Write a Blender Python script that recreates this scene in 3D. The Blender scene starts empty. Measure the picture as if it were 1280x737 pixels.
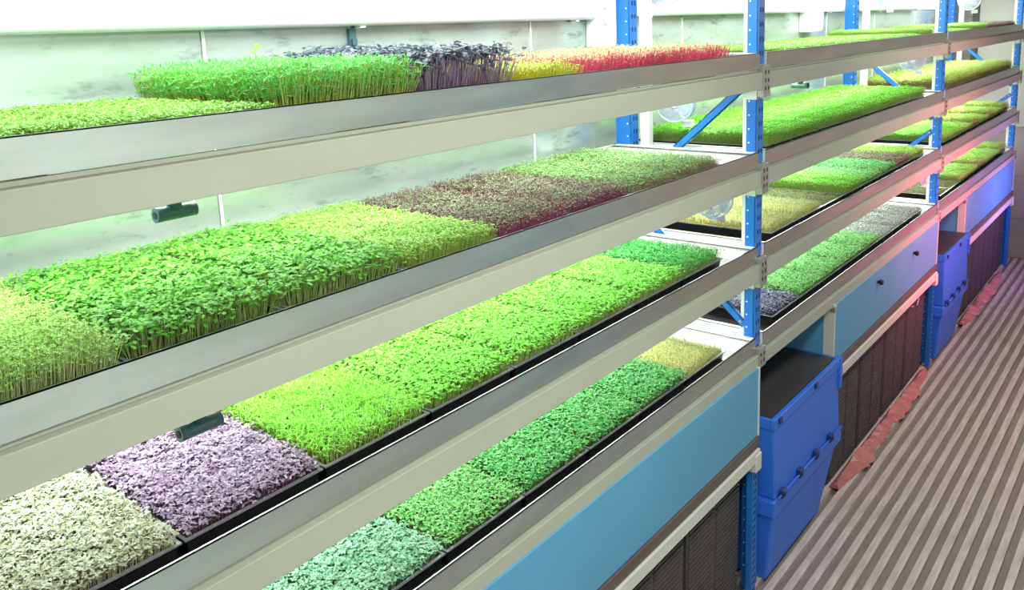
import bpy, bmesh, math, random
import numpy as np
from mathutils import Vector, Matrix
C = bpy.context.scene.collection
PI = math.pi
FZ = 2.12                      # height of the top shelf rim above the floor
PITCH = 0.3515                 # spacing of the shelves
T = [FZ - k * PITCH for k in range(4)]
BAY = 2.75
WALL = 0.67

# ------------------------------------------------------------------ camera
cam_d = bpy.data.cameras.new('camera'); cam = bpy.data.objects.new('camera', cam_d); C.objects.link(cam)
yaw, pitch, roll = 0.696877, -0.186887, -0.042023
fw = Vector((math.cos(yaw) * math.cos(pitch), math.sin(yaw) * math.cos(pitch), math.sin(pitch)))
rt = Vector((math.sin(yaw), -math.cos(yaw), 0)); up = rt.cross(fw)
r2 = math.cos(roll) * rt + math.sin(roll) * up
u2 = -math.sin(roll) * rt + math.cos(roll) * up
M = Matrix((r2, u2, -fw)).transposed().to_4x4()
M.translation = Vector((-2.8094, -1.19441, 0.10667 + FZ))
cam.matrix_world = M
cam_d.sensor_width = 36.0; cam_d.sensor_fit = 'HORIZONTAL'
cam_d.lens = 1030.67 / 1280 * 36
cam_d.shift_y = -(368.5 - 235.46) / 1280
cam_d.clip_start = 0.05
bpy.context.scene.camera = cam

# ------------------------------------------------------------------ world, lights, exposure
w = bpy.data.worlds.new('world'); bpy.context.scene.world = w; w.use_nodes = True
w.node_tree.nodes['Background'].inputs[0].default_value = (0.8, 0.9, 1.0, 1)
w.node_tree.nodes['Background'].inputs[1].default_value = 0.3
vs = bpy.context.scene.view_settings
vs.view_transform = 'Standard'; vs.look = 'None'; vs.gamma = 1; vs.use_curve_mapping = False
vs.exposure = 0.45

def area(name, loc, sx, sy, power, col, rot=(0, 0, 0)):
    d = bpy.data.lights.new(name, 'AREA'); d.shape = 'RECTANGLE'; d.size = sx; d.size_y = sy
    d.energy = power; d.color = col
    if 'red' in name or 'violet' in name: d.spread = math.radians(120)
    o = bpy.data.objects.new(name, d); C.objects.link(o); o.location = loc; o.rotation_euler = rot
    return o
WHITE = (0.97, 1.0, 0.97)
for b in range(3):                                   # grow lamps under the shelves and over the top one
    xc = b * BAY - 1.35
    for k in range(1, 4):
        area('shelf_grow_lamp', (xc, 0.36, T[k - 1] - 0.088), 2.5, 0.12, 15, WHITE)
    area('top_grow_lamp', (xc, 0.30, 2.50), 2.5, 0.34, 24, (0.95, 1.0, 1.0))
area('aisle_ceiling_lamp', (-1.5, -0.95, 2.53), 2.4, 0.3, 30, (1.0, 0.98, 0.94))
area('aisle_ceiling_lamp', (2.2, -0.95, 2.53), 2.4, 0.3, 27, (1.0, 0.94, 0.92))
area('red_grow_lamp', (2.9, -0.95, 0.95), 1.5, 0.12, 17, (1.0, 0.13, 0.30), (math.radians(98), 0, 0))
area('violet_grow_lamp', (4.75, -0.9, 0.85), 0.9, 0.12, 8, (0.62, 0.26, 1.0), (math.radians(88), 0, 0))

# ------------------------------------------------------------------ materials
def lin(c):
    return tuple(((v / 255) / 12.92 if v / 255 <= 0.04045 else ((v / 255 + 0.055) / 1.055) ** 2.4) for v in c)
def mat(name, rgb, rough=0.5, metal=0.0, noise=0.0, scale=8.0, stretch=(1, 1, 1), bump=0.0, bscale=60.0, rgb2=None, emis=0.0, spec=0.5, coat=0):
    m = bpy.data.materials.new(name); m.use_nodes = True; nt = m.node_tree; N = nt.nodes; L = nt.links
    p = N['Principled BSDF']; c = lin(rgb)
    p.inputs['Base Color'].default_value = (*c, 1); p.inputs['Roughness'].default_value = rough
    p.inputs['Metallic'].default_value = metal; p.inputs['Specular IOR Level'].default_value = spec
    if coat: p.inputs['Coat Weight'].default_value = coat
    tc = N.new('ShaderNodeTexCoord')
    if noise or rgb2:
        mp = N.new('ShaderNodeMapping'); mp.inputs['Scale'].default_value = stretch
        L.new(tc.outputs['Object'], mp.inputs[0])
        n = N.new('ShaderNodeTexNoise'); n.inputs['Scale'].default_value = scale; n.inputs['Detail'].default_value = 5
        n.inputs['Roughness'].default_value = 0.6
        L.new(mp.outputs[0], n.inputs[0])
        r = N.new('ShaderNodeValToRGB'); r.color_ramp.elements[0].position = 0.32; r.color_ramp.elements[1].position = 0.68
        c2 = lin(rgb2) if rgb2 else tuple(v * (1 - noise) for v in c)
        r.color_ramp.elements[0].color = (*c2, 1); r.color_ramp.elements[1].color = (*c, 1)
        L.new(n.outputs['Fac'], r.inputs[0]); L.new(r.outputs[0], p.inputs['Base Color'])
        rr = N.new('ShaderNodeMapRange'); rr.inputs['To Min'].default_value = max(0.03, rough - 0.08); rr.inputs['To Max'].default_value = min(1, rough + 0.08)
        L.new(n.outputs['Fac'], rr.inputs[0]); L.new(rr.outputs[0], p.inputs['Roughness'])
    if bump:
        b = N.new('ShaderNodeTexNoise'); b.inputs['Scale'].default_value = bscale; L.new(tc.outputs['Object'], b.inputs[0])
        bp = N.new('ShaderNodeBump'); bp.inputs['Strength'].default_value = bump; bp.inputs['Distance'].default_value = 0.002
        L.new(b.outputs['Fac'], bp.inputs['Height']); L.new(bp.outputs[0], p.inputs['Normal'])
    if emis:
        p.inputs['Emission Color'].default_value = (*c, 1); p.inputs['Emission Strength'].default_value = emis
    return m
def leafmat(name, c1, c2, tr=0.35, rough=0.5):
    m = bpy.data.materials.new(name); m.use_nodes = True; nt = m.node_tree; N = nt.nodes; L = nt.links
    p = N['Principled BSDF']; p.inputs['Roughness'].default_value = rough
    p.inputs['Specular IOR Level'].default_value = 0.35
    a = N.new('ShaderNodeAttribute'); a.attribute_name = 'tint'
    r = N.new('ShaderNodeValToRGB'); r.color_ramp.elements[0].position = 0.1; r.color_ramp.elements[1].position = 0.9
    r.color_ramp.elements[0].color = (*lin(c1), 1); r.color_ramp.elements[1].color = (*lin(c2), 1)
    L.new(a.outputs['Fac'], r.inputs[0]); L.new(r.outputs[0], p.inputs['Base Color'])
    t = N.new('ShaderNodeBsdfTranslucent'); L.new(r.outputs[0], t.inputs[0])
    mx = N.new('ShaderNodeMixShader'); mx.inputs[0].default_value = tr
    L.new(p.outputs[0], mx.inputs[1]); L.new(t.outputs[0], mx.inputs[2]); L.new(mx.outputs[0], N['Material Output'].inputs[0])
    return m
MT = {}
MT['steel'] = mat('galvanised_sheet', (188, 197, 194), 0.30, 0.8, 0.2, 2.6, (1, 6, 6), 0.05, 30)
MT['steel_light'] = mat('lit_pale_sheet', (234, 238, 234), 0.4, 0.1, 0.06, 4, (2, 1, 1))  # galvanised sheet with lamp glow put into its pale colour; joint strips reuse it
MT['beam'] = mat('pale_grey_powder_coat', (166, 172, 156), 0.45, 0.0, 0.05, 3, (1, 5, 5))
MT['zinc'] = mat('zinc_plate', (178, 182, 172), 0.4, 0.6, 0.2, 20)
MT['blue_post'] = mat('blue_paint', (34, 118, 206), 0.35, 0.0, 0.10, 6, bump=0.03)
MT['white'] = mat('white_paint', (232, 236, 232), 0.4, 0, 0.05, 5)
MT['whitepl'] = mat('white_plastic', (236, 240, 242), 0.3, 0, 0.04, 5)
MT['dark'] = mat('dark_hole', (22, 22, 26), 0.6)
MT['bluebox'] = mat('light_blue_panel', (88, 158, 196), 0.42, 0, 0.08, 3)
MT['trim'] = mat('pale_edge_trim', (205, 208, 196), 0.5, 0, 0.06, 9)
MT['ledge'] = mat('brown_grey_ledge', (110, 98, 92), 0.45, 0.3, 0.25, 5)
MT['bin'] = mat('blue_plastic_bin', (50, 116, 224), 0.42, 0, 0.08, 4, bump=0.05)
MT['bindark'] = mat('blue_dark_latch', (34, 50, 104), 0.4)
MT['lid'] = mat('dark_grey_lid', (58, 58, 60), 0.5, 0, 0.2, 5)
MT['crate'] = mat('black_crate_plastic', (80, 76, 76), 0.5, 0, 0.18, 9)
MT['tray'] = mat('black_tray_plastic', (30, 31, 32), 0.28, 0, 0.15, 20)
MT['rim'] = mat('tray_rim', (112, 118, 122), 0.25, 0, 0.1, 20)
MT['mat'] = mat('black_capillary_mat', (20, 19, 20), 0.85, 0, 0.3, 60, bump=0.3, bscale=300)
MT['soil'] = mat('dark_soil', (44, 36, 28), 0.95, 0, 0.6, 80, bump=0.6, bscale=200)
MT['seedbed'] = mat('pale_seed_bed', (206, 200, 120), 0.9, 0, 0, 90, rgb2=(120, 104, 60), bump=0.6, bscale=160)
MT['black'] = mat('black_fitting', (66, 100, 106), 0.35, 0, 0.15, 20)
MT['clear'] = mat('clear_guard_plastic', (204, 214, 228), 0.25, 0, 0.05, 20)
MT['tbar'] = mat('worn_aluminium_slat', (204, 192, 186), 0.6, 0.0, 0, 16, (0.35, 3, 3), 0.35, 260, rgb2=(168, 154, 148))
MT['groove'] = mat('dark_groove', (138, 130, 124), 0.8, 0.1, 0.25, 12, (0.4, 2, 2))
MT['pinkfoil'] = mat('pink_red_plastic_sheet', (196, 122, 122), 0.4, 0, 0.3, 14)
MT['endwall'] = mat('grey_end_wall', (170, 168, 160), 0.5, 0.15, 0.15, 3)
MT['tint_teal'] = mat('teal_reflect_panel', (84, 122, 138), 0.5)  # this and the next two colour what the trough fronts reflect
MT['tint_bronze'] = mat('bronze_reflect_panel', (150, 112, 88), 0.5)
MT['tint_rose'] = mat('rose_reflect_panel', (196, 160, 154), 0.5)
MT['dark_trim'] = mat('dark_door_seal', (80, 84, 82), 0.5)
def wallmat():
    m = mat('stained_steel_lining', (198, 209, 202), 0.2, 0.45, 0.0, 2.2, (0.8, 1, 3.0), rgb2=(160, 178, 168))
    nt = m.node_tree; N = nt.nodes; L = nt.links; p = N['Principled BSDF']
    src = p.inputs['Base Color'].links[0].from_socket
    tc = N.new('ShaderNodeTexCoord'); mp = N.new('ShaderNodeMapping'); mp.inputs['Scale'].default_value = (3, 1, 9); L.new(tc.outputs['Object'], mp.inputs[0])
    n = N.new('ShaderNodeTexNoise'); n.inputs['Scale'].default_value = 2.3; n.inputs['Detail'].default_value = 8; n.inputs['Roughness'].default_value = 0.7
    L.new(mp.outputs[0], n.inputs[0])
    r = N.new('ShaderNodeValToRGB'); r.color_ramp.elements[0].position = 0.55; r.color_ramp.elements[1].position = 0.72
    r.color_ramp.elements[0].color = (1, 1, 1, 1); r.color_ramp.elements[1].color = (0.26, 0.31, 0.28, 1)
    L.new(n.outputs['Fac'], r.inputs[0])
    mx = N.new('ShaderNodeMix'); mx.data_type = 'RGBA'; mx.blend_type = 'MULTIPLY'; mx.inputs[0].default_value = 0.8
    L.new(src, mx.inputs[6]); L.new(r.outputs[0], mx.inputs[7]); L.new(mx.outputs[2], p.inputs['Base Color'])
    return m
MT['wall'] = wallmat()

# ------------------------------------------------------------------ helpers
def box(bm, x0, x1, y0, y1, z0, z1, mi=0):
    x0, x1 = min(x0, x1), max(x0, x1); y0, y1 = min(y0, y1), max(y0, y1); z0, z1 = min(z0, z1), max(z0, z1)
    v = [bm.verts.new(p) for p in ((x0, y0, z0), (x1, y0, z0), (x1, y1, z0), (x0, y1, z0), (x0, y0, z1), (x1, y0, z1), (x1, y1, z1), (x0, y1, z1))]
    for f in ((0, 3, 2, 1), (4, 5, 6, 7), (0, 1, 5, 4), (1, 2, 6, 5), (2, 3, 7, 6), (3, 0, 4, 7)):
        bm.faces.new([v[i] for i in f]).material_index = mi
def hexa(bm, bot, top, mi=0):          # general 8-corner solid: bot, top = 4 points each, same winding (ccw from above)
    v = [bm.verts.new(p) for p in list(bot) + list(top)]
    for f in ((0, 3, 2, 1), (4, 5, 6, 7), (0, 1, 5, 4), (1, 2, 6, 5), (2, 3, 7, 6), (3, 0, 4, 7)):
        bm.faces.new([v[i] for i in f]).material_index = mi
def tube(bm, pts, r, seg=10, mi=0, caps=True):
    pts = [Vector(p) for p in pts]; rings = []
    for i, p in enumerate(pts):
        d = (pts[min(i + 1, len(pts) - 1)] - pts[max(i - 1, 0)]).normalized()
        a = d.cross(Vector((0, 0, 1)))
        if a.length < 1e-3: a = d.cross(Vector((1, 0, 0)))
        a.normalize(); b = d.cross(a)
        rr = r[i] if isinstance(r, (list, tuple)) else r
        rings.append([bm.verts.new(p + rr * (math.cos(t) * a + math.sin(t) * b)) for t in [2 * PI * j / seg for j in range(seg)]])
    for q, s in zip(rings, rings[1:]):
        for j in range(seg):
            f = bm.faces.new((q[j], q[(j + 1) % seg], s[(j + 1) % seg], s[j])); f.material_index = mi; f.smooth = True
    if caps:
        bm.faces.new(rings[0][::-1]).material_index = mi; bm.faces.new(rings[-1]).material_index = mi
def ring(bm, c, R, r, ax, seg=40, s2=6, a0=0, a1=2 * PI, mi=0):   # closed torus about axis 'ax' (Vector)
    ax = Vector(ax).normalized(); e1 = ax.cross(Vector((0, 0, 1)));
    if e1.length < 1e-3: e1 = ax.cross(Vector((1, 0, 0)))
    e1.normalize(); e2 = ax.cross(e1); c = Vector(c); rings = []
    for i in range(seg):
        t = 2 * PI * i / seg; d = math.cos(t) * e1 + math.sin(t) * e2
        rings.append([bm.verts.new(c + R * d + r * (math.cos(u) * d + math.sin(u) * ax)) for u in [2 * PI * j / s2 for j in range(s2)]])
    for i in range(seg):
        q, s = rings[i], rings[(i + 1) % seg]
        for j in range(s2):
            f = bm.faces.new((q[j], q[(j + 1) % s2], s[(j + 1) % s2], s[j])); f.smooth = True; f.material_index = mi
def mesh(name, bm, mats):
    bmesh.ops.recalc_face_normals(bm, faces=bm.faces[:])
    me = bpy.data.meshes.new(name); bm.to_mesh(me); bm.free()
    for m in (mats if isinstance(mats, (list, tuple)) else [mats]): me.materials.append(m)
    return me
def obj(name, bm, mats, parent=None, bevel=0.0):
    me = mesh(name, bm, mats) if isinstance(bm, bmesh.types.BMesh) else bm
    o = bpy.data.objects.new(name, me); C.objects.link(o)
    if parent: o.parent = parent
    if bevel:
        b = o.modifiers.new('bevel', 'BEVEL'); b.width = bevel; b.segments = 2; b.limit_method = 'ANGLE'
    return o
def BM(): return bmesh.new()
def boxes(*bs):
    bm = BM()
    for b in bs: box(bm, *b)
    return bm
def tag(o, label, cat, group=None, kind=None):
    if label: o['label'] = label
    if cat: o['category'] = cat
    if group: o['group'] = group
    if kind: o['kind'] = kind
    return o
def empty(name, loc, label, cat, group=None, rz=0):
    o = bpy.data.objects.new(name, None); C.objects.link(o); o.location = loc; o.rotation_euler = (0, 0, rz)
    o.empty_display_size = 0.1
    return tag(o, label, cat, group)
def struct(name, bm, m, parent=None, bevel=0):
    o = obj(name, bm, m, parent, bevel)
    if not parent: o['kind'] = 'structure'
    return o
def copy_tree(o, parent=None):
    c = o.copy(); C.objects.link(c); c.parent = parent
    for ch in o.children: copy_tree(ch, c)
    return c

# ------------------------------------------------------------------ the container room
X0, X1, YR = -4.2, 5.85, -1.62
floor = struct('floor', boxes((X0, X1, YR, WALL, -0.08, -0.022)), MT['groove'])
slat = mesh('slat', boxes((X0, X1 - 0.12, -0.015, 0.015, -0.024, 0.0)), MT['tbar'])
n = 0
y = WALL - 0.03
while y > YR + 0.02:
    o = obj('slat', slat, None, floor); o.location = (0, y, 0); y -= 0.0622
struct('ceiling', boxes((X0, X1, YR, WALL, 2.56, 2.62)), MT['white'])
wb = struct('wall_back', boxes((X0, X1, WALL, WALL + 0.06, -0.08, 2.62)), MT['wall'])
xs = [X0, -2.9, -1.725, -0.45, 0.68, 1.42, 2.6, 3.6, 4.7, X1]
for a, b in zip(xs, xs[1:]):        # lining sheets with the joints between them
    obj('panel', boxes((a + 0.006, b - 0.006, WALL - 0.004, WALL + 0.001, 0.0, 2.268)), MT['wall'], wb)
for a in (-1.725, -0.45, 0.68, 1.42, 2.6, 3.6, 4.7):
    obj('joint_strip', boxes((a - 0.004, a + 0.004, WALL - 0.008, WALL - 0.003, 0.0, 2.262)), MT['steel_light'], wb)
obj('panel', boxes((X0, X1, WALL - 0.012, WALL + 0.001, 2.272, 2.55)), MT['white'], wb)
wr = struct('wall_right', boxes((X0, X1, YR - 0.06, YR, -0.08, 2.62)), MT['endwall'])
for a, b, m in ((-4.15, -1.3, 'white'), (-1.25, 0.0, 'endwall'), (0.05, 1.45, 'tint_teal'), (1.5, 3.5, 'tint_bronze'), (3.55, 5.8, 'tint_rose')):
    obj('panel', boxes((a, b, YR - 0.001, YR + 0.012, 0.02, 2.5)), MT[m], wr)  # teal, bronze and rose ones added out of view to tint trough reflections
struct('wall_near', boxes((X0 - 0.06, X0, YR, WALL, -0.08, 2.62)), MT['white'])
we = struct('wall_end', boxes((X1, X1 + 0.06, YR, WALL, -0.08, 2.62)), MT['endwall'])
for z in (0.35, 0.75, 1.15, 1.5, 1.85, 2.2):
    obj('panel_rib', boxes((X1 - 0.012, X1, YR, WALL - 0.1, z, z + 0.02)), MT['endwall'], we)
obj('door_seal', boxes((X1 - 0.03, X1, 0.40, 0.45, 0, 2.4)), MT['dark_trim'], we)
obj('corner_panel', boxes((X1 - 0.02, X1, -0.2, 0.39, 1.2, 2.4)), MT['trim'], we)

# white conduit along the wall, in two runs, with ballast boxes between them
for (a, b, z, lab) in ((-3.6, -0.10, 2.285, 'white round pipe running along the wall above the near bay, left of first ballast box'),
                  (0.10, 2.12, 2.293, 'white round pipe on the wall between the two white ballast boxes'),
                  (2.34, 4.6, 2.293, 'white round pipe on the wall beyond the second ballast box')):
    e = empty('wall_pipe', (a, WALL - 0.035, z), lab, 'pipe')
    bm = BM(); tube(bm, [(0, 0, 0), (b - a, 0, 0)], 0.023, 14); obj('pipe_run', bm, MT['whitepl'], e)
    for t in np.arange(0.25, b - a, 1.05):
        bm = boxes((t - 0.01, t + 0.01, -0.004, 0.033, -0.028, -0.018), (t - 0.01, t + 0.01, 0.022, 0.033, -0.03, 0.03)); obj('pipe_clip', bm, MT['whitepl'], e)
for (xc, lab) in ((0.0, 'white ribbed ballast box on the wall beside the first blue back post'), (2.23, 'white ribbed ballast box on the wall beside the second blue back post')):
    e = empty('ballast_box', (xc, WALL - 0.004, 2.155), lab, 'box')
    obj('housing', boxes((-0.10, 0.10, -0.07, 0.0, 0.0, 0.21)), MT['whitepl'], e, 0.006)
    for i in range(6):
        bm = boxes((-0.03 + i * 0.022, -0.022 + i * 0.022, -0.078, -0.069, 0.012, 0.198)); obj('rib', bm, MT['white'], e)
    for z in (0.04, 0.10, 0.16):
        bm = BM(); tube(bm, [(-0.07, -0.069, z), (-0.07, -0.080, z)], 0.014, 12); obj('knockout', bm, MT['trim'], e)
bm = boxes((-0.012, 0.012, -0.012, 0.0, -0.05, 0.0), (-0.008, 0.008, -0.02, -0.01, -0.045, -0.028))
o = obj('cable_clip', bm, MT['black']); o.location = (-1.27, WALL - 0.004, 2.255); tag(o, 'small dark cable clip hanging on the wall under the white pipe', 'clip')

# ------------------------------------------------------------------ shelving rack
rack = empty('shelving_rack', (0, 0, 0), 'long four-tier rack with blue perforated posts and pale grey beams along the wall', 'rack')
def post(px, front):
    y0, y1 = (0.014, 0.048) if front else (0.536, 0.600)
    bm = boxes((px + 0.012, px + 0.058, y0, y1, 0.0, 2.52))
    o = obj('post', bm, MT['white'], rack)
    segs = [(2.52, T[0] - 0.04)] + [(T[k] - 0.165, T[k + 1] - 0.04) for k in range(3)] + [(1.0655 - 0.47 - 0.06, 0.0)]
    for (zt, zb) in segs:
        bm = boxes((px + 0.008, px + 0.0125, y0 - 0.002, y1 + 0.002, zb, zt), (px + 0.008, px + 0.062, y0 - 0.005, y0 + 0.0005, zb, zt), (px + 0.0575, px + 0.062, y0 - 0.002, y1 + 0.002, zb, zt))
        obj('blue_sleeve', bm, MT['blue_post'], o)
    bm = BM(); z = 0.1
    yy = y1 - 0.008 if front else y0 + 0.012
    while z < 2.5:
        tube(bm, [(px + 0.0090, yy, z), (px + 0.0068, yy, z)], 0.0032, 8)
        z += 0.05
    h = obj('lit_hole_disc', bm, MT['white'], o); h['kind'] = 'stuff'  # white discs painted in for light showing through the holes
    bm = BM(); z = 0.06
    while z < 2.5:
        for xx in (px + 0.026, px + 0.046): box(bm, xx - 0.003, xx + 0.003, y0 - 0.0062, y0 - 0.004, z, z + 0.016)
        z += 0.05
    h = obj('punched_slot', bm, MT['dark'], o); h['kind'] = 'stuff'
    # inner white strut
    bm = boxes((px + 0.028, px + 0.052, 0.054, 0.072, 0.62, 2.5)) if front else boxes((px + 0.026, px + 0.058, 0.462, 0.500, 0.62, 2.5))
    obj('inner_strut', bm, MT['white'], o)
PX = [-BAY, 0.0, BAY, 2 * BAY - 0.02]
for px in PX:
    post(px, True); post(px, False)
    # zigzag bracing inside the end frame
    nodes = []
    if px in (0.0, -BAY): nodes = [(0.07, FZ - 0.12), (0.50, FZ - 0.50), (0.50, FZ - 0.63), (0.055, FZ - 1.02)]
    else: nodes = [(0.50, FZ - 0.13), (0.055, FZ - 0.525), (0.055, FZ - 0.60), (0.50, FZ - 0.98)]
    for i in range(0, 4, 2):
        (ya, za), (yb, zb) = nodes[i], nodes[i + 1]
        d = Vector((0, yb - ya, zb - za)).normalized(); nrm = Vector((0, -d.z, d.y)) * 0.014
        A = Vector((px + 0.020, ya, za)); B = Vector((px + 0.020, yb, zb)); t = Vector((0.004, 0, 0)); f = Vector((0.018, 0, 0))
        bm = BM()
        hexa(bm, [A - nrm, A - nrm + t, A + nrm + t, A + nrm], [B - nrm, B - nrm + t, B + nrm + t, B + nrm])
        for s in (-1, 1):
            hexa(bm, [A + s * nrm, A + s * nrm + f, A + s * nrm * 0.8 + f, A + s * nrm * 0.8], [B + s * nrm, B + s * nrm + f, B + s * nrm * 0.8 + f, B + s * nrm * 0.8])
        br = obj('brace', bm, MT['blue_post'], rack)
        bm = BM()
        for q, e in ((A, 0.02), (B, -0.02)):
            c = q + d * e; tube(bm, [(c.x - 0.004, c.y, c.z), (c.x + 0.001, c.y, c.z)], 0.006, 8)
        obj('bolt', bm, MT['zinc'], br)
for b in range(3):
    xa, xb = PX[b] + 0.062, PX[b + 1] + 0.006
    for k in range(4):
        zb = -0.128 if k < 3 else -0.118
        for side in (0, 1):
            if side == 0: bm = boxes((xa, xb, -0.010, 0.013, T[k] + zb, T[k] - 0.068), (xa, xb, 0.008, 0.013, T[k] - 0.068, T[k] - 0.059))
            else: bm = boxes((xa, xb, 0.602, 0.625, T[k] + zb, T[k] - 0.059))
            be = obj('beam', bm, MT['beam'], rack, 0.0015)
        # cross ties carrying the tray
        for i in range(4):
            t = xa + 0.3 + i * 0.68
            obj('cross_tie', boxes((t, t + 0.03, 0.014, 0.602, T[k] - 0.085, T[k] - 0.0575)), MT['beam'], rack)
for px in PX:
    for k in range(4):
        bm = boxes((px + 0.004, px + 0.066, -0.014, 0.0085, T[k] - 0.155 if k < 3 else T[k] - 0.12, T[k] - 0.045))
        cp = obj('connector_plate', bm, MT['zinc'], rack, 0.001)
        bm = BM()
        for z in (0.062, 0.09, 0.118) if k < 3 else (0.062, 0.09):
            for xx in (0.022, 0.048): box(bm, px + xx - 0.003, px + xx + 0.003, -0.0152, -0.0135, T[k] - z - 0.014, T[k] - z)
        obj('slot', bm, MT['dark'], cp)

# shallow galvanised trays lying in the shelves
TIER = ['top', 'second', 'third', 'lowest']; NEAR = ['near', 'middle', 'far']
for b in range(3):
    xa, xb = (PX[b] + 0.07, PX[b + 1] + 0.002)
    for k in range(4):
        z1, z0 = T[k], T[k] - 0.056
        e = empty('shelf_tray', (xa, 0, z0), 'long galvanised steel trough with low rim on the %s tier of the %s bay' % (TIER[k], NEAR[b]), 'trough')
        L = xb - xa; H = z1 - z0
        obj('trough_floor', boxes((0.003, L - 0.003, 0.003, 0.597, 0.0, 0.003)), MT['steel_light'], e)
        obj('front_rim', boxes((0, L, 0.0, 0.003, 0, H), (0, L, 0.0, 0.006, H - 0.002, H)), MT['steel'], e)
        obj('back_rim', boxes((0, L, 0.597, 0.600, 0, H), (0, L, 0.590, 0.600, H - 0.002, H)), MT['steel_light'], e)
        for (a, c, d) in ((0, 0.003, 0.02), (L - 0.003, L, -0.03)):
            obj('end_rim', boxes((a, c, 0.003, 0.597, 0, H), (a, a + d, 0.003, 0.597, H - 0.002, H)), MT['steel_light'], e)
        s = 0.085
        obj('inner_step', boxes((L - s + .02, L - 0.004, 0.008, 0.592, 0.003, 0.046), (L - s - 0.02, L - s + .019, 0.008, 0.592, 0.003, 0.030)), MT['steel_light'], e, 0.002)
        if k >= 2 or (b == 1 and k == 1):
            m = obj('capillary_mat', boxes((xa + 0.02, xb - 0.15, 0.006, 0.59, z0 + 0.0035, z0 + 0.007)), MT['mat'])
            tag(m, 'black felt watering mat lining the %s tier trough of the %s bay' % (TIER[k], NEAR[b]), 'mat')

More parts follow.
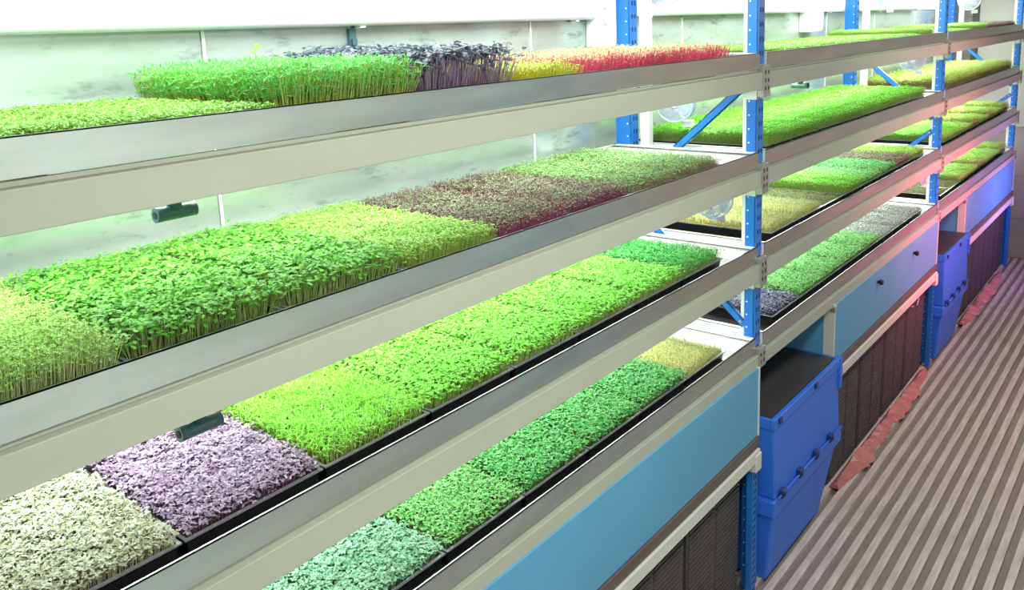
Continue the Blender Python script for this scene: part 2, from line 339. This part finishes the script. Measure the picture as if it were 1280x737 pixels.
# ------------------------------------------------------------------ microgreens
rng = np.random.default_rng(5)
LEAF = np.array([(0, 0), (0.3, 0.46), (0.3, -0.46), (0.75, 0.42), (0.75, -0.42), (1, 0)])
def greens_mesh(name, name_k, mats, nx, ny, h, hj, ll, lw, nl=2, tilt=(10, 40), droop=0.25, lean=0.12, sr=0.0007, levels=1, und=0.12, bare=0.0, top=1.0, patch=0.0):
    sx, sy = 0.266, 0.52
    if name_k not in ('grass', 'pea', 'violet', 'broad'): nx, ny, ll, lw = int(nx * 1.32), int(ny * 1.32), ll * .70, lw * .70
    elif name_k == 'broad': nx, ny, ll, lw = int(nx * 1.25), int(ny * 1.25), ll * .82, lw * .78
    gx, gy = np.meshgrid((np.arange(nx) + .5) / nx - .5, (np.arange(ny) + .5) / ny - .5, indexing='ij')
    bx = gx.ravel() * sx + rng.uniform(-.5, .5, nx * ny) * sx / nx * 1.1
    by = gy.ravel() * sy + rng.uniform(-.5, .5, nx * ny) * sy / ny * 1.1
    keep = rng.random(len(bx)) > bare
    bx, by = bx[keep], by[keep]; N = len(bx)
    ph = rng.uniform(0, 6, 6)
    wv = np.sin(bx * 38 + ph[0] + 2 * np.sin(by * 21 + ph[1])) * np.sin(by * 33 + ph[2]) * .6 + np.sin(bx * 91 + ph[3]) * np.sin(by * 77 + ph[4]) * .4
    hh = h * (1 + und * wv + hj * rng.normal(0, 1, N).clip(-2, 2))
    ed = np.maximum(np.abs(bx) - (sx / 2 - .016), np.abs(by) - (sy / 2 - .016)).clip(0, .016) / .016
    hh = hh * (1 - .5 * ed * rng.random(N))
    az = rng.uniform(0, 2 * PI, N); ln = lean * rng.random(N)
    tx = bx + hh * (ln * np.cos(az) + 0.30 * (bx / (sx / 2)) ** 7); ty = by + hh * (ln * np.sin(az) + 0.30 * (by / (sy / 2)) ** 7)
    tint = (rng.random(N) * .7 + .15 + .3 * patch * wv).clip(0, 1)
    V = []; F4 = []; F3 = []; M4 = []; M3 = []; TT = []; off = 0
    # stems
    a3 = np.array([0, 2 * PI / 3, 4 * PI / 3])
    bot = np.stack([bx[:, None] + sr * np.cos(a3), by[:, None] + sr * np.sin(a3), np.zeros((N, 3))], -1)
    tp = np.stack([tx[:, None] + sr * .7 * np.cos(a3), ty[:, None] + sr * .7 * np.sin(a3), np.repeat(hh[:, None], 3, 1)], -1)
    mk = (np.maximum(np.abs(bx) - (sx / 2 - .03), np.abs(by) - (sy / 2 - .03)) > 0) | (rng.random(N) < .15)
    NS = int(mk.sum()); sv = np.concatenate([bot, tp], 1)[mk].reshape(-1, 3); V.append(sv); TT.append(np.repeat(tint[mk], 6))
    base = np.arange(NS)[:, None] * 6
    for j in range(3):
        F4.append(np.concatenate([base + j, base + (j + 1) % 3, base + 3 + (j + 1) % 3, base + 3 + j], 1)); M4.append(np.zeros(NS, int))
    off = NS * 6
    for lv in range(levels):
        fr = 1.0 if lv == 0 else 1 - 0.28 * lv
        for i in range(nl):
            a = az + 2 * PI * i / nl + rng.uniform(-.5, .5, N) + lv * 1.3
            el = np.radians(rng.uniform(tilt[0], tilt[1], N)); s = ll * rng.uniform(.7, 1.15, N); wd = lw * rng.uniform(.75, 1.15, N)
            d = np.stack([np.cos(a) * np.cos(el), np.sin(a) * np.cos(el), np.sin(el)], -1)
            roll_ = rng.uniform(-.5, .5, N)
            side = np.stack([-np.sin(a) * np.cos(roll_), np.cos(a) * np.cos(roll_), np.sin(roll_)], -1)
            org = np.stack([bx + (tx - bx) * fr, by + (ty - by) * fr, hh * fr], -1)
            P = org[:, None, :] + s[:, None, None] * LEAF[None, :, 0, None] * d[:, None, :] + wd[:, None, None] * LEAF[None, :, 1, None] * side[:, None, :]
            P[:, :, 2] -= droop * s[:, None] * LEAF[None, :, 0] ** 2
            V.append(P.reshape(-1, 3)); TT.append(np.repeat((tint + rng.uniform(-.15, .15, N)).clip(0, 1), 6))
            b6 = off + np.arange(N)[:, None] * 6
            F4.append(b6 + np.array([1, 2, 4, 3])); M4.append(np.ones(N, int))
            F3.append(b6 + np.array([0, 2, 1])); F3.append(b6 + np.array([3, 4, 5])); M3.append(np.ones(2 * N, int))
            off += N * 6
    V = np.concatenate(V); F4 = np.concatenate(F4); M4 = np.concatenate(M4)
    F3 = np.concatenate(F3); M3 = np.concatenate(M3)
    me = bpy.data.meshes.new(name)
    me.vertices.add(len(V)); me.vertices.foreach_set('co', V.astype(np.float32).ravel())
    loops = np.concatenate([F4.ravel(), F3.ravel()]); me.loops.add(len(loops)); me.loops.foreach_set('vertex_index', loops.astype(np.int32))
    me.polygons.add(len(F4) + len(F3))
    st = np.concatenate([np.arange(len(F4)) * 4, len(F4) * 4 + np.arange(len(F3)) * 3])
    me.polygons.foreach_set('loop_start', st.astype(np.int32))
    me.polygons.foreach_set('material_index', np.concatenate([M4, M3]).astype(np.int32))
    me.update(calc_edges=True)
    at = me.attributes.new('tint', 'FLOAT', 'POINT'); at.data.foreach_set('value', np.concatenate(TT).astype(np.float32))
    for m in mats: me.materials.append(m)
    me.validate()
    return me
def adj(c): return (c[0] * .89, c[1] * .97, min(235, c[2] * .95 + 14))
def LM(n, stem, c1, c2, tr=.3):
    c1, c2 = adj(c1), adj(c2)
    return [leafmat(n + '_stem', stem, tuple(int(v * .8) for v in stem), .2), leafmat(n + '_leaf', c1, c2, tr)]
G = {
 'cress':   ('pale lime cress on tall thin stems', dict(mats=LM('cress', (206, 226, 150), (176, 214, 80), (206, 236, 130)), nx=52, ny=96, h=.058, hj=.12, ll=.0065, lw=.004, nl=3, tilt=(-5, 60), levels=2, sr=.0006)),
 'broad':   ('deep green broad-leaved shoots', dict(mats=LM('broad', (170, 196, 110), (74, 156, 24), (156, 218, 78)), nx=36, ny=68, h=.052, hj=.10, ll=.0125, lw=.010, nl=2, tilt=(-10, 35), lean=.25)),
 'lime':    ('fine pale lime shoots', dict(mats=LM('lime', (190, 216, 110), (150, 196, 60), (196, 228, 112)), nx=50, ny=92, h=.045, hj=.10, ll=.0075, lw=.005, nl=3, tilt=(0, 50))),
 'maroon':  ('maroon and olive fine-leaved shoots', dict(mats=LM('maroon', (170, 90, 120), (92, 50, 52), (166, 170, 110)), nx=46, ny=86, h=.038, hj=.15, ll=.0075, lw=.0045, nl=3, tilt=(0, 55), patch=.6)),
 'speckle': ('speckled green shoots over dark soil', dict(mats=LM('speckle', (180, 160, 130), (92, 140, 46), (182, 214, 122)), nx=42, ny=80, h=.038, hj=.16, ll=.008, lw=.005, nl=3, tilt=(0, 50))),
 'cream':   ('creamy white downy sprouts', dict(mats=LM('cream', (214, 206, 170), (170, 160, 96), (236, 230, 204)), nx=46, ny=88, h=.034, hj=.14, ll=.009, lw=.006, nl=3, tilt=(-10, 50), patch=.4)),
 'lilac':   ('lilac-grey leafy shoots', dict(mats=LM('lilac', (150, 110, 130), (142, 104, 120), (218, 186, 200)), nx=42, ny=80, h=.034, hj=.12, ll=.010, lw=.007, nl=3, tilt=(-10, 45))),
 'grass':   ('bright lime grassy needles', dict(mats=LM('grass', (196, 224, 110), (142, 212, 34), (182, 238, 92)), nx=44, ny=82, h=.040, hj=.12, ll=.028, lw=.0019, nl=3, tilt=(10, 70), droop=.35, lean=.3)),
 'vivid':   ('vivid lime round-leaved shoots', dict(mats=LM('vivid', (196, 222, 130), (122, 206, 36), (176, 236, 92)), nx=42, ny=80, h=.046, hj=.09, ll=.0095, lw=.0075, nl=3, tilt=(-5, 45), lean=.2)),
 'emerald': ('emerald green shoots', dict(mats=LM('emerald', (170, 200, 120), (50, 154, 40), (104, 202, 84)), nx=42, ny=80, h=.044, hj=.10, ll=.009, lw=.006, nl=3, tilt=(-5, 50))),
 'mint':    ('pale minty green leafy shoots', dict(mats=LM('mint', (150, 180, 130), (96, 154, 98), (190, 224, 180)), nx=40, ny=76, h=.036, hj=.11, ll=.0105, lw=.0075, nl=3, tilt=(-10, 45))),
 'leafy':   ('fresh green small-leaved shoots', dict(mats=LM('leafy', (150, 180, 110), (92, 166, 62), (168, 222, 124)), nx=42, ny=80, h=.037, hj=.12, ll=.009, lw=.0065, nl=3, tilt=(-10, 50))),
 'jade':    ('jade green round-leaved shoots', dict(mats=LM('jade', (150, 180, 110), (52, 150, 48), (138, 210, 112)), nx=40, ny=76, h=.040, hj=.10, ll=.0105, lw=.008, nl=3, tilt=(-10, 45))),
 'beige':   ('straw-coloured sparse sprouts', dict(mats=LM('beige', (206, 200, 130), (164, 174, 66), (220, 222, 160)), nx=44, ny=84, h=.026, hj=.2, ll=.0075, lw=.003, nl=2, tilt=(0, 70), patch=.4), 'seedbed'),
 'pea':     ('tall bright green pea shoots', dict(mats=LM('pea', (196, 214, 110), (78, 176, 48), (150, 222, 104)), nx=44, ny=82, h=.070, hj=.07, ll=.016, lw=.0026, nl=3, tilt=(0, 70), levels=3, lean=.15, sr=.0008), 'seedbed'),
 'violet':  ('tall dark violet shoots with purple stems', dict(mats=LM('violet', (186, 156, 188), (66, 60, 76), (138, 146, 138)), nx=31, ny=58, h=.088, hj=.09, ll=.016, lw=.011, nl=3, tilt=(-25, 35), lean=.18, sr=.0014)),
 'yellow':  ('yellow-green shoots', dict(mats=LM('yellow', (214, 214, 60), (176, 190, 40), (228, 228, 110)), nx=34, ny=64, h=.040, hj=.16, ll=.008, lw=.004, nl=2, tilt=(0, 60), sr=.0009)),
 'red':     ('crimson-stemmed shoots with pale tips', dict(mats=LM('red', (232, 96, 120), (196, 210, 130), (222, 190, 130)), nx=30, ny=58, h=.052, hj=.12, ll=.0085, lw=.004, nl=2, tilt=(0, 65), sr=.0012)),
 'low':     ('low flat yellow-green sprouts', dict(mats=LM('low', (180, 200, 80), (128, 178, 30), (172, 212, 96)), nx=44, ny=84, h=.020, hj=.16, ll=.008, lw=.006, nl=3, tilt=(0, 45))),
 'basil':   ('dark purple crinkled shoots with white flecks', dict(mats=LM('basil', (90, 76, 90), (38, 30, 48), (188, 184, 200)), nx=34, ny=64, h=.030, hj=.15, ll=.010, lw=.006, nl=3, tilt=(0, 50), patch=.2)),
 'ash':     ('grey-white sparse sprouts', dict(mats=LM('ash', (180, 176, 150), (110, 112, 84), (224, 224, 206)), nx=42, ny=80, h=.022, hj=.2, ll=.009, lw=.005, nl=2, tilt=(0, 50), patch=.4)),
 'olive':   ('short olive sprouts', dict(mats=LM('olive', (150, 150, 80), (110, 124, 50), (176, 180, 100)), nx=42, ny=80, h=.012, hj=.25, ll=.006, lw=.004, nl=2, tilt=(0, 60), bare=.1)),
 'apple':   ('dense apple green shoots', dict(mats=LM('apple', (180, 214, 110), (112, 200, 26), (176, 232, 84)), nx=44, ny=84, h=.055, hj=.08, ll=.0095, lw=.006, nl=3, tilt=(0, 50), und=.2)),
 'golden':  ('golden green leggy shoots over brown soil', dict(mats=LM('golden', (176, 150, 96), (160, 186, 46), (214, 228, 110)), nx=36, ny=70, h=.060, hj=.14, ll=.010, lw=.0065, nl=3, tilt=(-5, 50))),
}
GM = {}
def shell_bm():
    bm = BM(); hx, hy = .142, .268; tx, ty = .132, .258; H = .044; t = .002
    hexa(bm, [(-tx, -ty, 0), (tx, -ty, 0), (tx, ty, 0), (-tx, ty, 0)], [(-tx, -ty, .003), (tx, -ty, .003), (tx, ty, .003), (-tx, ty, .003)])
    B = [(-tx, -ty), (tx, -ty), (tx, ty), (-tx, ty)]; TP = [(-hx + .004, -hy + .004), (hx - .004, -hy + .004), (hx - .004, hy - .004), (-hx + .004, hy - .004)]
    for i in range(4):
        (a, b), (c, d) = B[i], B[(i + 1) % 4]; (e, f), (g, h) = TP[i], TP[(i + 1) % 4]; k = .985
        hexa(bm, [(a, b, 0), (c, d, 0), (c * k, d * k, 0), (a * k, b * k, 0)], [(e, f, H), (g, h, H), (g * k, h * k, H), (e * k, f * k, H)])
    return bm
shell_me = mesh('tray_shell', shell_bm(), MT['tray'])
rim_me = mesh('tray_rim', boxes((-.143, .143, -.269, -.262, .0425, .0455), (-.143, .143, .262, .269, .0425, .0455), (-.143, -.1365, -.262, .262, .0425, .0455), (.1365, .143, -.262, .262, .0425, .0455)), MT['rim'])
soil_me = mesh('growing_medium', boxes((-.133, .133, -.259, .259, .004, .036)), MT['soil'])
seed_me = mesh('seed_bed', boxes((-.133, .133, -.259, .259, .004, .042)), MT['seedbed'])
ORD = ['farthest', 'second', 'third', 'fourth', 'fifth', 'sixth', 'seventh', 'eighth', 'nearest']
def put_tray(style, x, y, z, label, group, sx=1.0, flip=False):
    g = G[style]
    if style not in GM: GM[style] = greens_mesh('greens', style, **g[1])
    e = empty('microgreens_tray', (x, y, z), label, 'tray', group, PI if flip else 0)
    e.scale = (sx, 1, 1)
    obj('tray_shell', shell_me, None, e); obj('tray_rim', rim_me, None, e)
    seeded = len(g) > 2
    obj('seed_bed' if seeded else 'growing_medium', seed_me if seeded else soil_me, None, e)
    o = obj('greens', GM[style], None, e); o.location = (0, 0, .040 if seeded else .034); o['kind'] = 'stuff'
    return e
PW = 0.291
def row(b, k, xend, styles, y=0.30, lift=0.0045):
    for i, s in enumerate(styles):          # styles listed from the far end towards the camera
        if s is None: continue
        sx = 1.0
        if isinstance(s, tuple): s, xc, sx = s
        else: xc = xend - PW * (i + .5)
        pos = 'farthest' if i == 0 else ('nearest' if i == len(styles) - 1 else ORD[i] + ' from far end')
        lab = '%s, %s tier of %s bay, %s' % (G[s][0], TIER[k], NEAR[b], pos)
        hasmat = k >= 2 or (b == 1 and k == 1)
        put_tray(s, xc, y, T[k] - 0.056 + (0.0075 if hasmat else 0.0035), lab, 'microgreens trays on the rack', sx, i % 2 == 1)
row(0, 0, -.170, ['red', 'red', 'red', 'yellow', 'violet', ('pea', -1.80, 1.17), ('low', -2.115, 1), ('low', -2.406, 1)], y=.285)
row(0, 1, -.250, ['speckle', 'speckle', 'maroon', 'maroon', 'lime', 'broad', 'broad', 'cress'], y=.285)
row(0, 2, -.183, ['emerald', 'vivid', 'vivid', 'vivid', 'vivid', 'grass', 'lilac', 'cream'], y=.315)
row(0, 3, -.167, ['beige', 'jade', 'jade', 'jade', 'leafy', 'mint', 'mint', 'mint'], y=.31)
row(1, 0, 2.60, ['lime', 'low', 'low', 'low', 'low', 'low', 'low', 'low'])
row(1, 1, 2.50, ['apple'] * 8, y=.31)
row(1, 2, 2.56, ['lime', 'maroon', 'jade', 'leafy', 'apple', 'olive', 'beige', 'beige'], y=.31)
row(1, 3, 2.59, ['ash', 'ash', 'ash', 'leafy', 'leafy', 'leafy', 'leafy', 'basil'], y=.31)
row(2, 0, 5.35, ['maroon', 'maroon', 'maroon', 'maroon', 'lime', 'lime', 'low', 'low'])
row(2, 1, 5.355, ['golden'] * 8, y=.31)
row(2, 2, 5.35, ['golden', 'lime', 'golden', 'lime', 'golden', 'lime', 'apple', 'apple'], y=.31)
row(2, 3, 5.35, ['golden', 'lime', 'lime', 'golden', 'lime', 'lime', 'olive', 'olive'], y=.31)
# one taller seedling that stands above the pea shoots
bm = BM(); tube(bm, [(0, 0, 0), (.004, 0, .03), (0, 0, .05)], .0009, 6)
for a, z in ((0.4, .050), (3.3, .040)):
    d = Vector((math.cos(a), math.sin(a) * .3, .5)).normalized() * .018; s_ = Vector((-.2, .5, .6)).normalized() * .008
    p0 = Vector((0, 0, z)); vs_ = [bm.verts.new(p0 + d * t + s_ * q) for t, q in ((0, 0), (.35, 1), (.8, .9), (1, 0), (.8, -.9), (.35, -1))]
    bm.faces.new(vs_)
o = obj('seedling', bm, leafmat('seedling_leaf', (120, 186, 40), (140, 200, 60))); o.location = (-1.76, 0.40, FZ + 0.045)
tag(o, 'single taller two-leaved seedling standing above the green pea shoots', 'seedling')

# ------------------------------------------------------------------ fans
def make_fan(R=.075):
    e = empty('clip_fan', (0, 0, 0), '', 'fan')
    ax = Vector((-1, 0, 0))
    bm = BM()
    ring(bm, (-.018, 0, 0), R, .0035, ax, 40, 6); ring(bm, (.018, 0, 0), R, .0035, ax, 40, 6)
    obj('rim', bm, MT['clear'], e)
    bm = BM()
    for q in (.94, .87, .80, .73, .66, .59, .52, .45, .38): ring(bm, (-.018 - .012 * (1 - q), 0, 0), R * q, .0014, ax, 32, 4)
    for i in range(44):
        t = 2 * PI * i / 44; c, s = math.cos(t), math.sin(t)
        tube(bm, [(-.018, R * c, R * s), (-.026, R * .6 * c, R * .6 * s), (-.028, R * .28 * c, R * .28 * s)], .0010, 4)
        tube(bm, [(.018, R * c, R * s), (.028, R * .35 * c, R * .35 * s)], .0010, 4)
        tube(bm, [(-.018, R * c, R * s), (.018, R * c, R * s)], .0010, 4)
    obj('guard', bm, MT['clear'], e)
    bm = BM(); tube(bm, [(-.032, 0, 0), (-.025, 0, 0)], [R * .22, R * .3], 20); obj('badge', bm, MT['whitepl'], e)
    bm = BM(); tube(bm, [(.028, 0, 0), (.06, 0, 0), (.068, 0, 0)], [R * .36, R * .34, R * .2], 18); obj('motor_housing', bm, MT['whitepl'], e)
    bm = BM(); tube(bm, [(-.012, 0, 0), (.02, 0, 0)], R * .2, 16); obj('hub', bm, MT['whitepl'], e)
    for i in range(5):
        t = 2 * PI * i / 5; bm = BM()
        u = Vector((0, math.cos(t), math.sin(t))); v = Vector((0, -math.sin(t), math.cos(t))); X = Vector((1, 0, 0))
        pts = []
        for rr, wd, tw in ((.18, .10, .012), (.5, .30, .010), (.86, .36, .006)):
            pts.append((u * R * rr - v * R * wd * .6 + X * tw, u * R * rr + v * R * wd * .6 - X * tw))
        for (a, b), (c, d) in zip(pts, pts[1:]):
            th = X * .0012
            hexa(bm, [a, b, b + th, a + th], [c, d, d + th, c + th])
        obj('blade', bm, MT['clear'], e)
    bm = BM(); tube(bm, [(.05, 0, -.01), (.055, 0, -R * .7), (.045, -.03, -R * 1.05)], .008, 10); obj('arm', bm, MT['whitepl'], e)
    obj('clamp', boxes((.02, .07, -.06, -.02, -R * 1.35, -R * 1.0)), MT['whitepl'], e, .003)
    return e
fan0 = make_fan()
FANS = [((.14, .455, FZ + .262), 14, 'white round clip fan at the top edge beside the first back post'),
        ((.14, .405, FZ - .195), 14, 'white round clip fan behind the blue brace, above the second tier of middle bay'),
        ((.16, .25, FZ - .575), 50, 'white clip fan by the first front post, just above pale sprouts on third tier'),
        ((2.90, .41, FZ + .235), 14, 'white round clip fan at the top edge beside the second back post'),
        ((2.90, .22, FZ - .165), 14, 'white round clip fan left of the second front post over second tier'),
        ((2.86, .10, FZ - .93), 60, 'small white clip fan on second front post above the lowest tier'),
        ((4.15, .16, FZ + .205), 14, 'white round clip fan at top edge right of the second front post')]
for i, (loc, rz, lab) in enumerate(FANS):
    f = fan0 if i == 0 else copy_tree(fan0)
    f.location = loc; f.rotation_euler = (0, 0, math.radians(rz)); f['label'] = lab; f['group'] = 'white clip fans'
    if i == 5: f.scale = (.5, .5, .5)

# ------------------------------------------------------------------ drain tees
def make_tee():
    e = empty('pipe_tee', (0, 0, 0), '', 'pipe fitting')
    bm = BM(); tube(bm, [(0, 0, .0), (0, 0, .10)], .022, 18); ring(bm, (0, 0, .040), .024, .004, (0, 0, 1), 24, 6); ring(bm, (0, 0, .058), .024, .004, (0, 0, 1), 24, 6); obj('stem', bm, MT['black'], e)
    bm = BM(); tube(bm, [(-.065, 0, -.012), (-.04, 0, -.013), (.04, 0, -.013), (.065, 0, -.012)], [.0235, .022, .022, .0235], 18); obj('crossbar', bm, MT['black'], e)
    bm = BM(); tube(bm, [(-.067, 0, -.012), (-.0655, 0, -.012)], .012, 14); tube(bm, [(.067, 0, -.012), (.0655, 0, -.012)], .012, 14); obj('bore', bm, MT['dark'], e)
    return e
tee0 = make_tee()
TEES = [(-2.06, .25, 0, 0, 'black plastic pipe tee hanging below the top tier of the near bay'),
        (-2.14, .10, 1, 0, 'dark green pipe tee hanging over the lilac shoots'),
        (1.06, .25, 0, 90, 'dark pipe fitting hanging below top tier right of the first front post'),
        (1.03, .25, 1, 90, 'small teal pipe fitting hanging over the green shoots on the middle bay third tier'),
        (3.20, .25, 0, 0, 'dark pipe tee hanging just right of the second front post'),
        (3.60, .25, 1, 90, 'small pipe fitting hanging below second tier of the far bay')]
for i, (x, y, k, rz, lab) in enumerate(TEES):
    t = tee0 if i == 0 else copy_tree(tee0)
    t.scale = (.6, .6, .6); t.location = (x, y, T[k] - 0.187); t.rotation_euler = (0, 0, math.radians(rz)); t['label'] = lab; t['group'] = 'drain fittings under the shelves'

# ------------------------------------------------------------------ lower part: blue boxes on low stands, crates, bins
ZB0, ZB1 = FZ - 1.44, FZ - 1.165
SPANS = [(-1.93, 0.000, NEAR[0]), (0.83, 2.742, NEAR[1]), (3.52, 5.46, NEAR[2])]
BOXL = ['wide light blue panelled box without knobs under the near bay',
        'light blue panelled box with two black knobs under the middle bay',
        'light blue panelled box lit pink and violet under the far bay']
for i, (xa, xb, nm) in enumerate(SPANS):
    L = xb - xa
    if i: xa += .045 if i == 1 else .075; L = xb - xa
    s = empty('low_stand', (xa, 0, 0), 'low stand with brown ledge and cream rail carrying the blue box of the %s bay' % nm, 'stand')
    obj('ledge', boxes((0, L, -0.022, 0.57, ZB0 - .045, ZB0 - .002)), MT['ledge'], s, .002)
    obj('front_rail', boxes((0, L - .01, -0.030, 0.0, ZB0 - .092, ZB0 - .046)), MT['trim'], s, .002)
    obj('back_rail', boxes((0, L - .01, 0.54, 0.57, ZB0 - .092, ZB0 - .046)), MT['trim'], s)
    for xx in (0.0, L - .055):
        if xx > 0: obj('end_bracket', boxes((xx, xx + .05, -0.034, 0.006, ZB0 - .13, ZB0 - .06)), MT['trim'], s, .003)
        for yy in ((-0.016 if xx > 0 else 0.12), 0.545):
            lg = obj('leg', boxes((xx + .008, xx + .048, yy, yy + .024, 0.0, ZB0 - .094)), MT['blue_post'], s)
            bm = BM(); z = .03
            while z < ZB0 - .14:
                box(bm, xx + .018, xx + .023, yy - .0012, yy + .001, z, z + .015); box(bm, xx + .033, xx + .038, yy - .0012, yy + .001, z, z + .015); z += .03
            q = obj('punched_slot', bm, MT['dark'], lg); q['kind'] = 'stuff'
    xa = SPANS[i][0]; L = xb - xa
    bx = empty('insulated_box', (xa, 0, ZB0), BOXL[i], 'box')
    H = ZB1 - ZB0
    obj('front_panel', boxes((.012, L - .008, -.016, .006, 0.0, H)), MT['bluebox'], bx, .002)
    obj('end_panel', boxes((.004, .022, .007, .55, 0.0, H)), MT['bluebox'], bx)
    obj('end_panel', boxes((L - .022, L - .004, .007, .55, 0.0, H)), MT['bluebox'], bx)
    obj('back_panel', boxes((.023, L - .023, .53, .55, 0.0, H)), MT['bluebox'], bx)
    obj('lid_panel', boxes((.023, L - .023, .007, .529, H - .02, H)), MT['bluebox'], bx)
    obj('bottom_panel', boxes((.023, L - .023, .007, .529, 0, .02)), MT['bluebox'], bx)
    for a in (0.0, L - .008): obj('edge_trim', boxes((a, a + .012, -.019, .03, 0.0, H + (.004 if a == 0 else 0))), MT['trim'], bx, .001)
    if i == 1:
        for kx, kz in ((1.488, FZ - 1.226), (2.178, FZ - 1.236)):
            bm = BM(); c = (kx - xa, kz - ZB0)
            tube(bm, [(c[0], -.016, c[1]), (c[0], -.026, c[1]), (c[0], -.028, c[1]), (c[0], -.042, c[1])], [.008, .008, .015, .013], 14)
            obj('knob', bm, MT['dark'], bx)
    if i > 0:
        obj('corner_clip', boxes((-.006, .03, -.022, .0, H - .03, H - .004)), MT['zinc'], bx, .002)

def crate(xa, L, z0, H, label, group, marks=False):
    e = empty('ribbed_crate', (xa, 0.02, z0), label, 'crate', group)
    y0, y1 = 0.0, .54
    bm = BM()
    hexa(bm, [(.012, y0 + .01, 0), (L - .012, y0 + .01, 0), (L - .012, y1, 0), (.012, y1, 0)], [(.006, y0 + .002, H - .03), (L - .006, y0 + .002, H - .03), (L - .006, y1, H - .03), (.006, y1, H - .03)])
    obj('body', bm, MT['crate'], e)
    obj('rim', boxes((0, L, y0 - .004, y1 + .004, H - .03, H - .001)), MT['crate'], e, .003)
    bm = BM(); z = .015; n = 0
    while z < H - .045:
        f = z / H; yy = y0 + .01 - .008 * f
        box(bm, .02, L / 2 - .012, yy - .006, yy + .002, z, z + .008); box(bm, L / 2 + .012, L - .02, yy - .006, yy + .002, z, z + .008)
        z += .019
    r = obj('rib', bm, MT['crate'], e); r['kind'] = 'stuff'
    if marks:
        bm = BM(); tube(bm, [(.06, y0 - .008, H - .06), (.13, y0 - .008, H - .075)], .003, 6); tube(bm, [(.20, y0 - .008, H - .09), (.24, y0 - .008, H - .055)], .003, 6)
        obj('white_mark', bm, MT['white'], e)  # two small white strokes below the crate rim
for i, (xa, xb, n) in enumerate(((-1.86, -.065, 4), (.94, 2.66, 4), (3.66, 5.38, 4))):
    wd = (xb - xa) / n; ZC = ZB0 - .10; H = ZC / 2
    ords = ['leftmost', 'second from left', 'third from left', 'rightmost']
    for j in range(n):
        crate(xa + j * wd + .003, wd - .008, 0, ZC, 'tall black ribbed plastic crate, %s in the row under the %s bay' % (ords[j], NEAR[i]), 'black crates under the rack', marks=(i == 1 and j == 3))

def bin_pair(xo, nm):
    g = 'blue lidded bins between the boxes'
    lo = empty('storage_bin', (xo, 0, 0), 'lower tapered blue plastic bin standing on the floor under the %s bay' % nm, 'bin', g)
    Y0f, Y1f = -.045, .53
    bm = BM()
    hexa(bm, [(.100, Y0f + .03, 0), (.70, Y0f + .03, 0), (.70, Y1f - .02, 0), (.100, Y1f - .02, 0)], [(.082, Y0f, .30), (.82, Y0f, .30), (.82, Y1f, .30), (.082, Y1f, .30)])
    obj('body', bm, MT['bin'], lo, .008)
    obj('rim', boxes((.068, .86, Y0f - .012, Y1f, .301, .371)), MT['bin'], lo, .006)
    up = empty('storage_bin', (xo, 0, .373), 'upper blue plastic bin with dark lid, stacked under the %s bay' % nm, 'bin', g)
    bm = BM()
    hexa(bm, [(.090, Y0f - .006, .0), (.845, Y0f - .006, .0), (.845, Y1f, .0), (.090, Y1f, .0)], [(.074, Y0f, .30), (.815, Y0f, .30), (.815, Y1f, .30), (.074, Y1f, .30)])
    obj('body', bm, MT['bin'], up, .006)
    obj('rim', boxes((.068, .825, Y0f - .008, Y0f + .012, .302, .345), (.068, .825, Y1f - .02, Y1f, .302, .345), (.068, .084, Y0f + .013, Y1f - .021, .302, .345), (.805, .825, Y0f + .013, Y1f - .021, .302, .345)), MT['bin'], up, .003)
    obj('lid', boxes((.085, .804, Y0f + .0135, Y1f - .0215, .302, .347)), MT['lid'], up)
    obj('hinge_rod', (lambda b: (tube(b, [(.10, Y0f - .017, .008), (.84, Y0f - .017, .008)], .004, 8), b)[1])(BM()), MT['bin'], up)
    for q in (.142, .33, .514, .694):
        obj('latch', boxes((q - .018, q + .018, Y0f - .026, Y0f - .006, -.004, .030), (q - .010, q + .010, Y0f - .030, Y0f - .020, .004, .022)), MT['bindark'], up, .002)
    for q in (.118, .509):
        obj('clip', boxes((q - .014, q + .014, Y0f - .016, Y0f - .004, .318, .340)), MT['bindark'], up, .002)
    obj('corner_flange', boxes((.816, .845, Y0f - .012, Y0f + .02, .20, .345)), MT['bin'], up, .003)
    return lo, up
bin_pair(0.0, NEAR[1])
for q in bin_pair(BAY + 0.01, NEAR[2]): q.scale = (.914, 1, 1)

# crumpled pink-red sheet along the foot of the crates
def foil(xa, xb, seed, label):
    r = random.Random(seed); n = int((xb - xa) / .03); bm = BM(); rows = []
    for i in range(n + 1):
        t = i / n; x = xa + (xb - xa) * t; wv = .5 + .5 * math.sin(t * 9 + seed) * math.sin(t * 23); taper = min(1, t * 6, (1 - t) * 6)
        o1 = (.012 + .035 * wv + r.uniform(-.010, .010)) * taper
        prof = [(.02, .004), (-.004, .018 + .03 * wv * taper + r.uniform(0, .012)), (-.02 - o1 * .5, .020 + .018 * r.random()), (-.03 - o1, .004), (-.02 - o1 * .5, .001)]
        rows.append([bm.verts.new((x + r.uniform(-.006, .006), y_, z_)) for y_, z_ in prof])
    for a, b in zip(rows, rows[1:]):
        for j in range(5):
            bm.faces.new((a[j], a[(j + 1) % 5], b[(j + 1) % 5], b[j]))
    bm.faces.new(rows[0]); bm.faces.new(rows[-1][::-1])
    o = obj('plastic_sheet', bm, MT['pinkfoil']); o.location = (0, -.005, .001); tag(o, label, 'sheet')
foil(.93, 2.60, 3, 'crumpled pink-red plastic sheet on the floor along the middle bay crates')
foil(3.62, 5.1, 8, 'crumpled pink-red plastic sheet on the floor along the far bay crates')
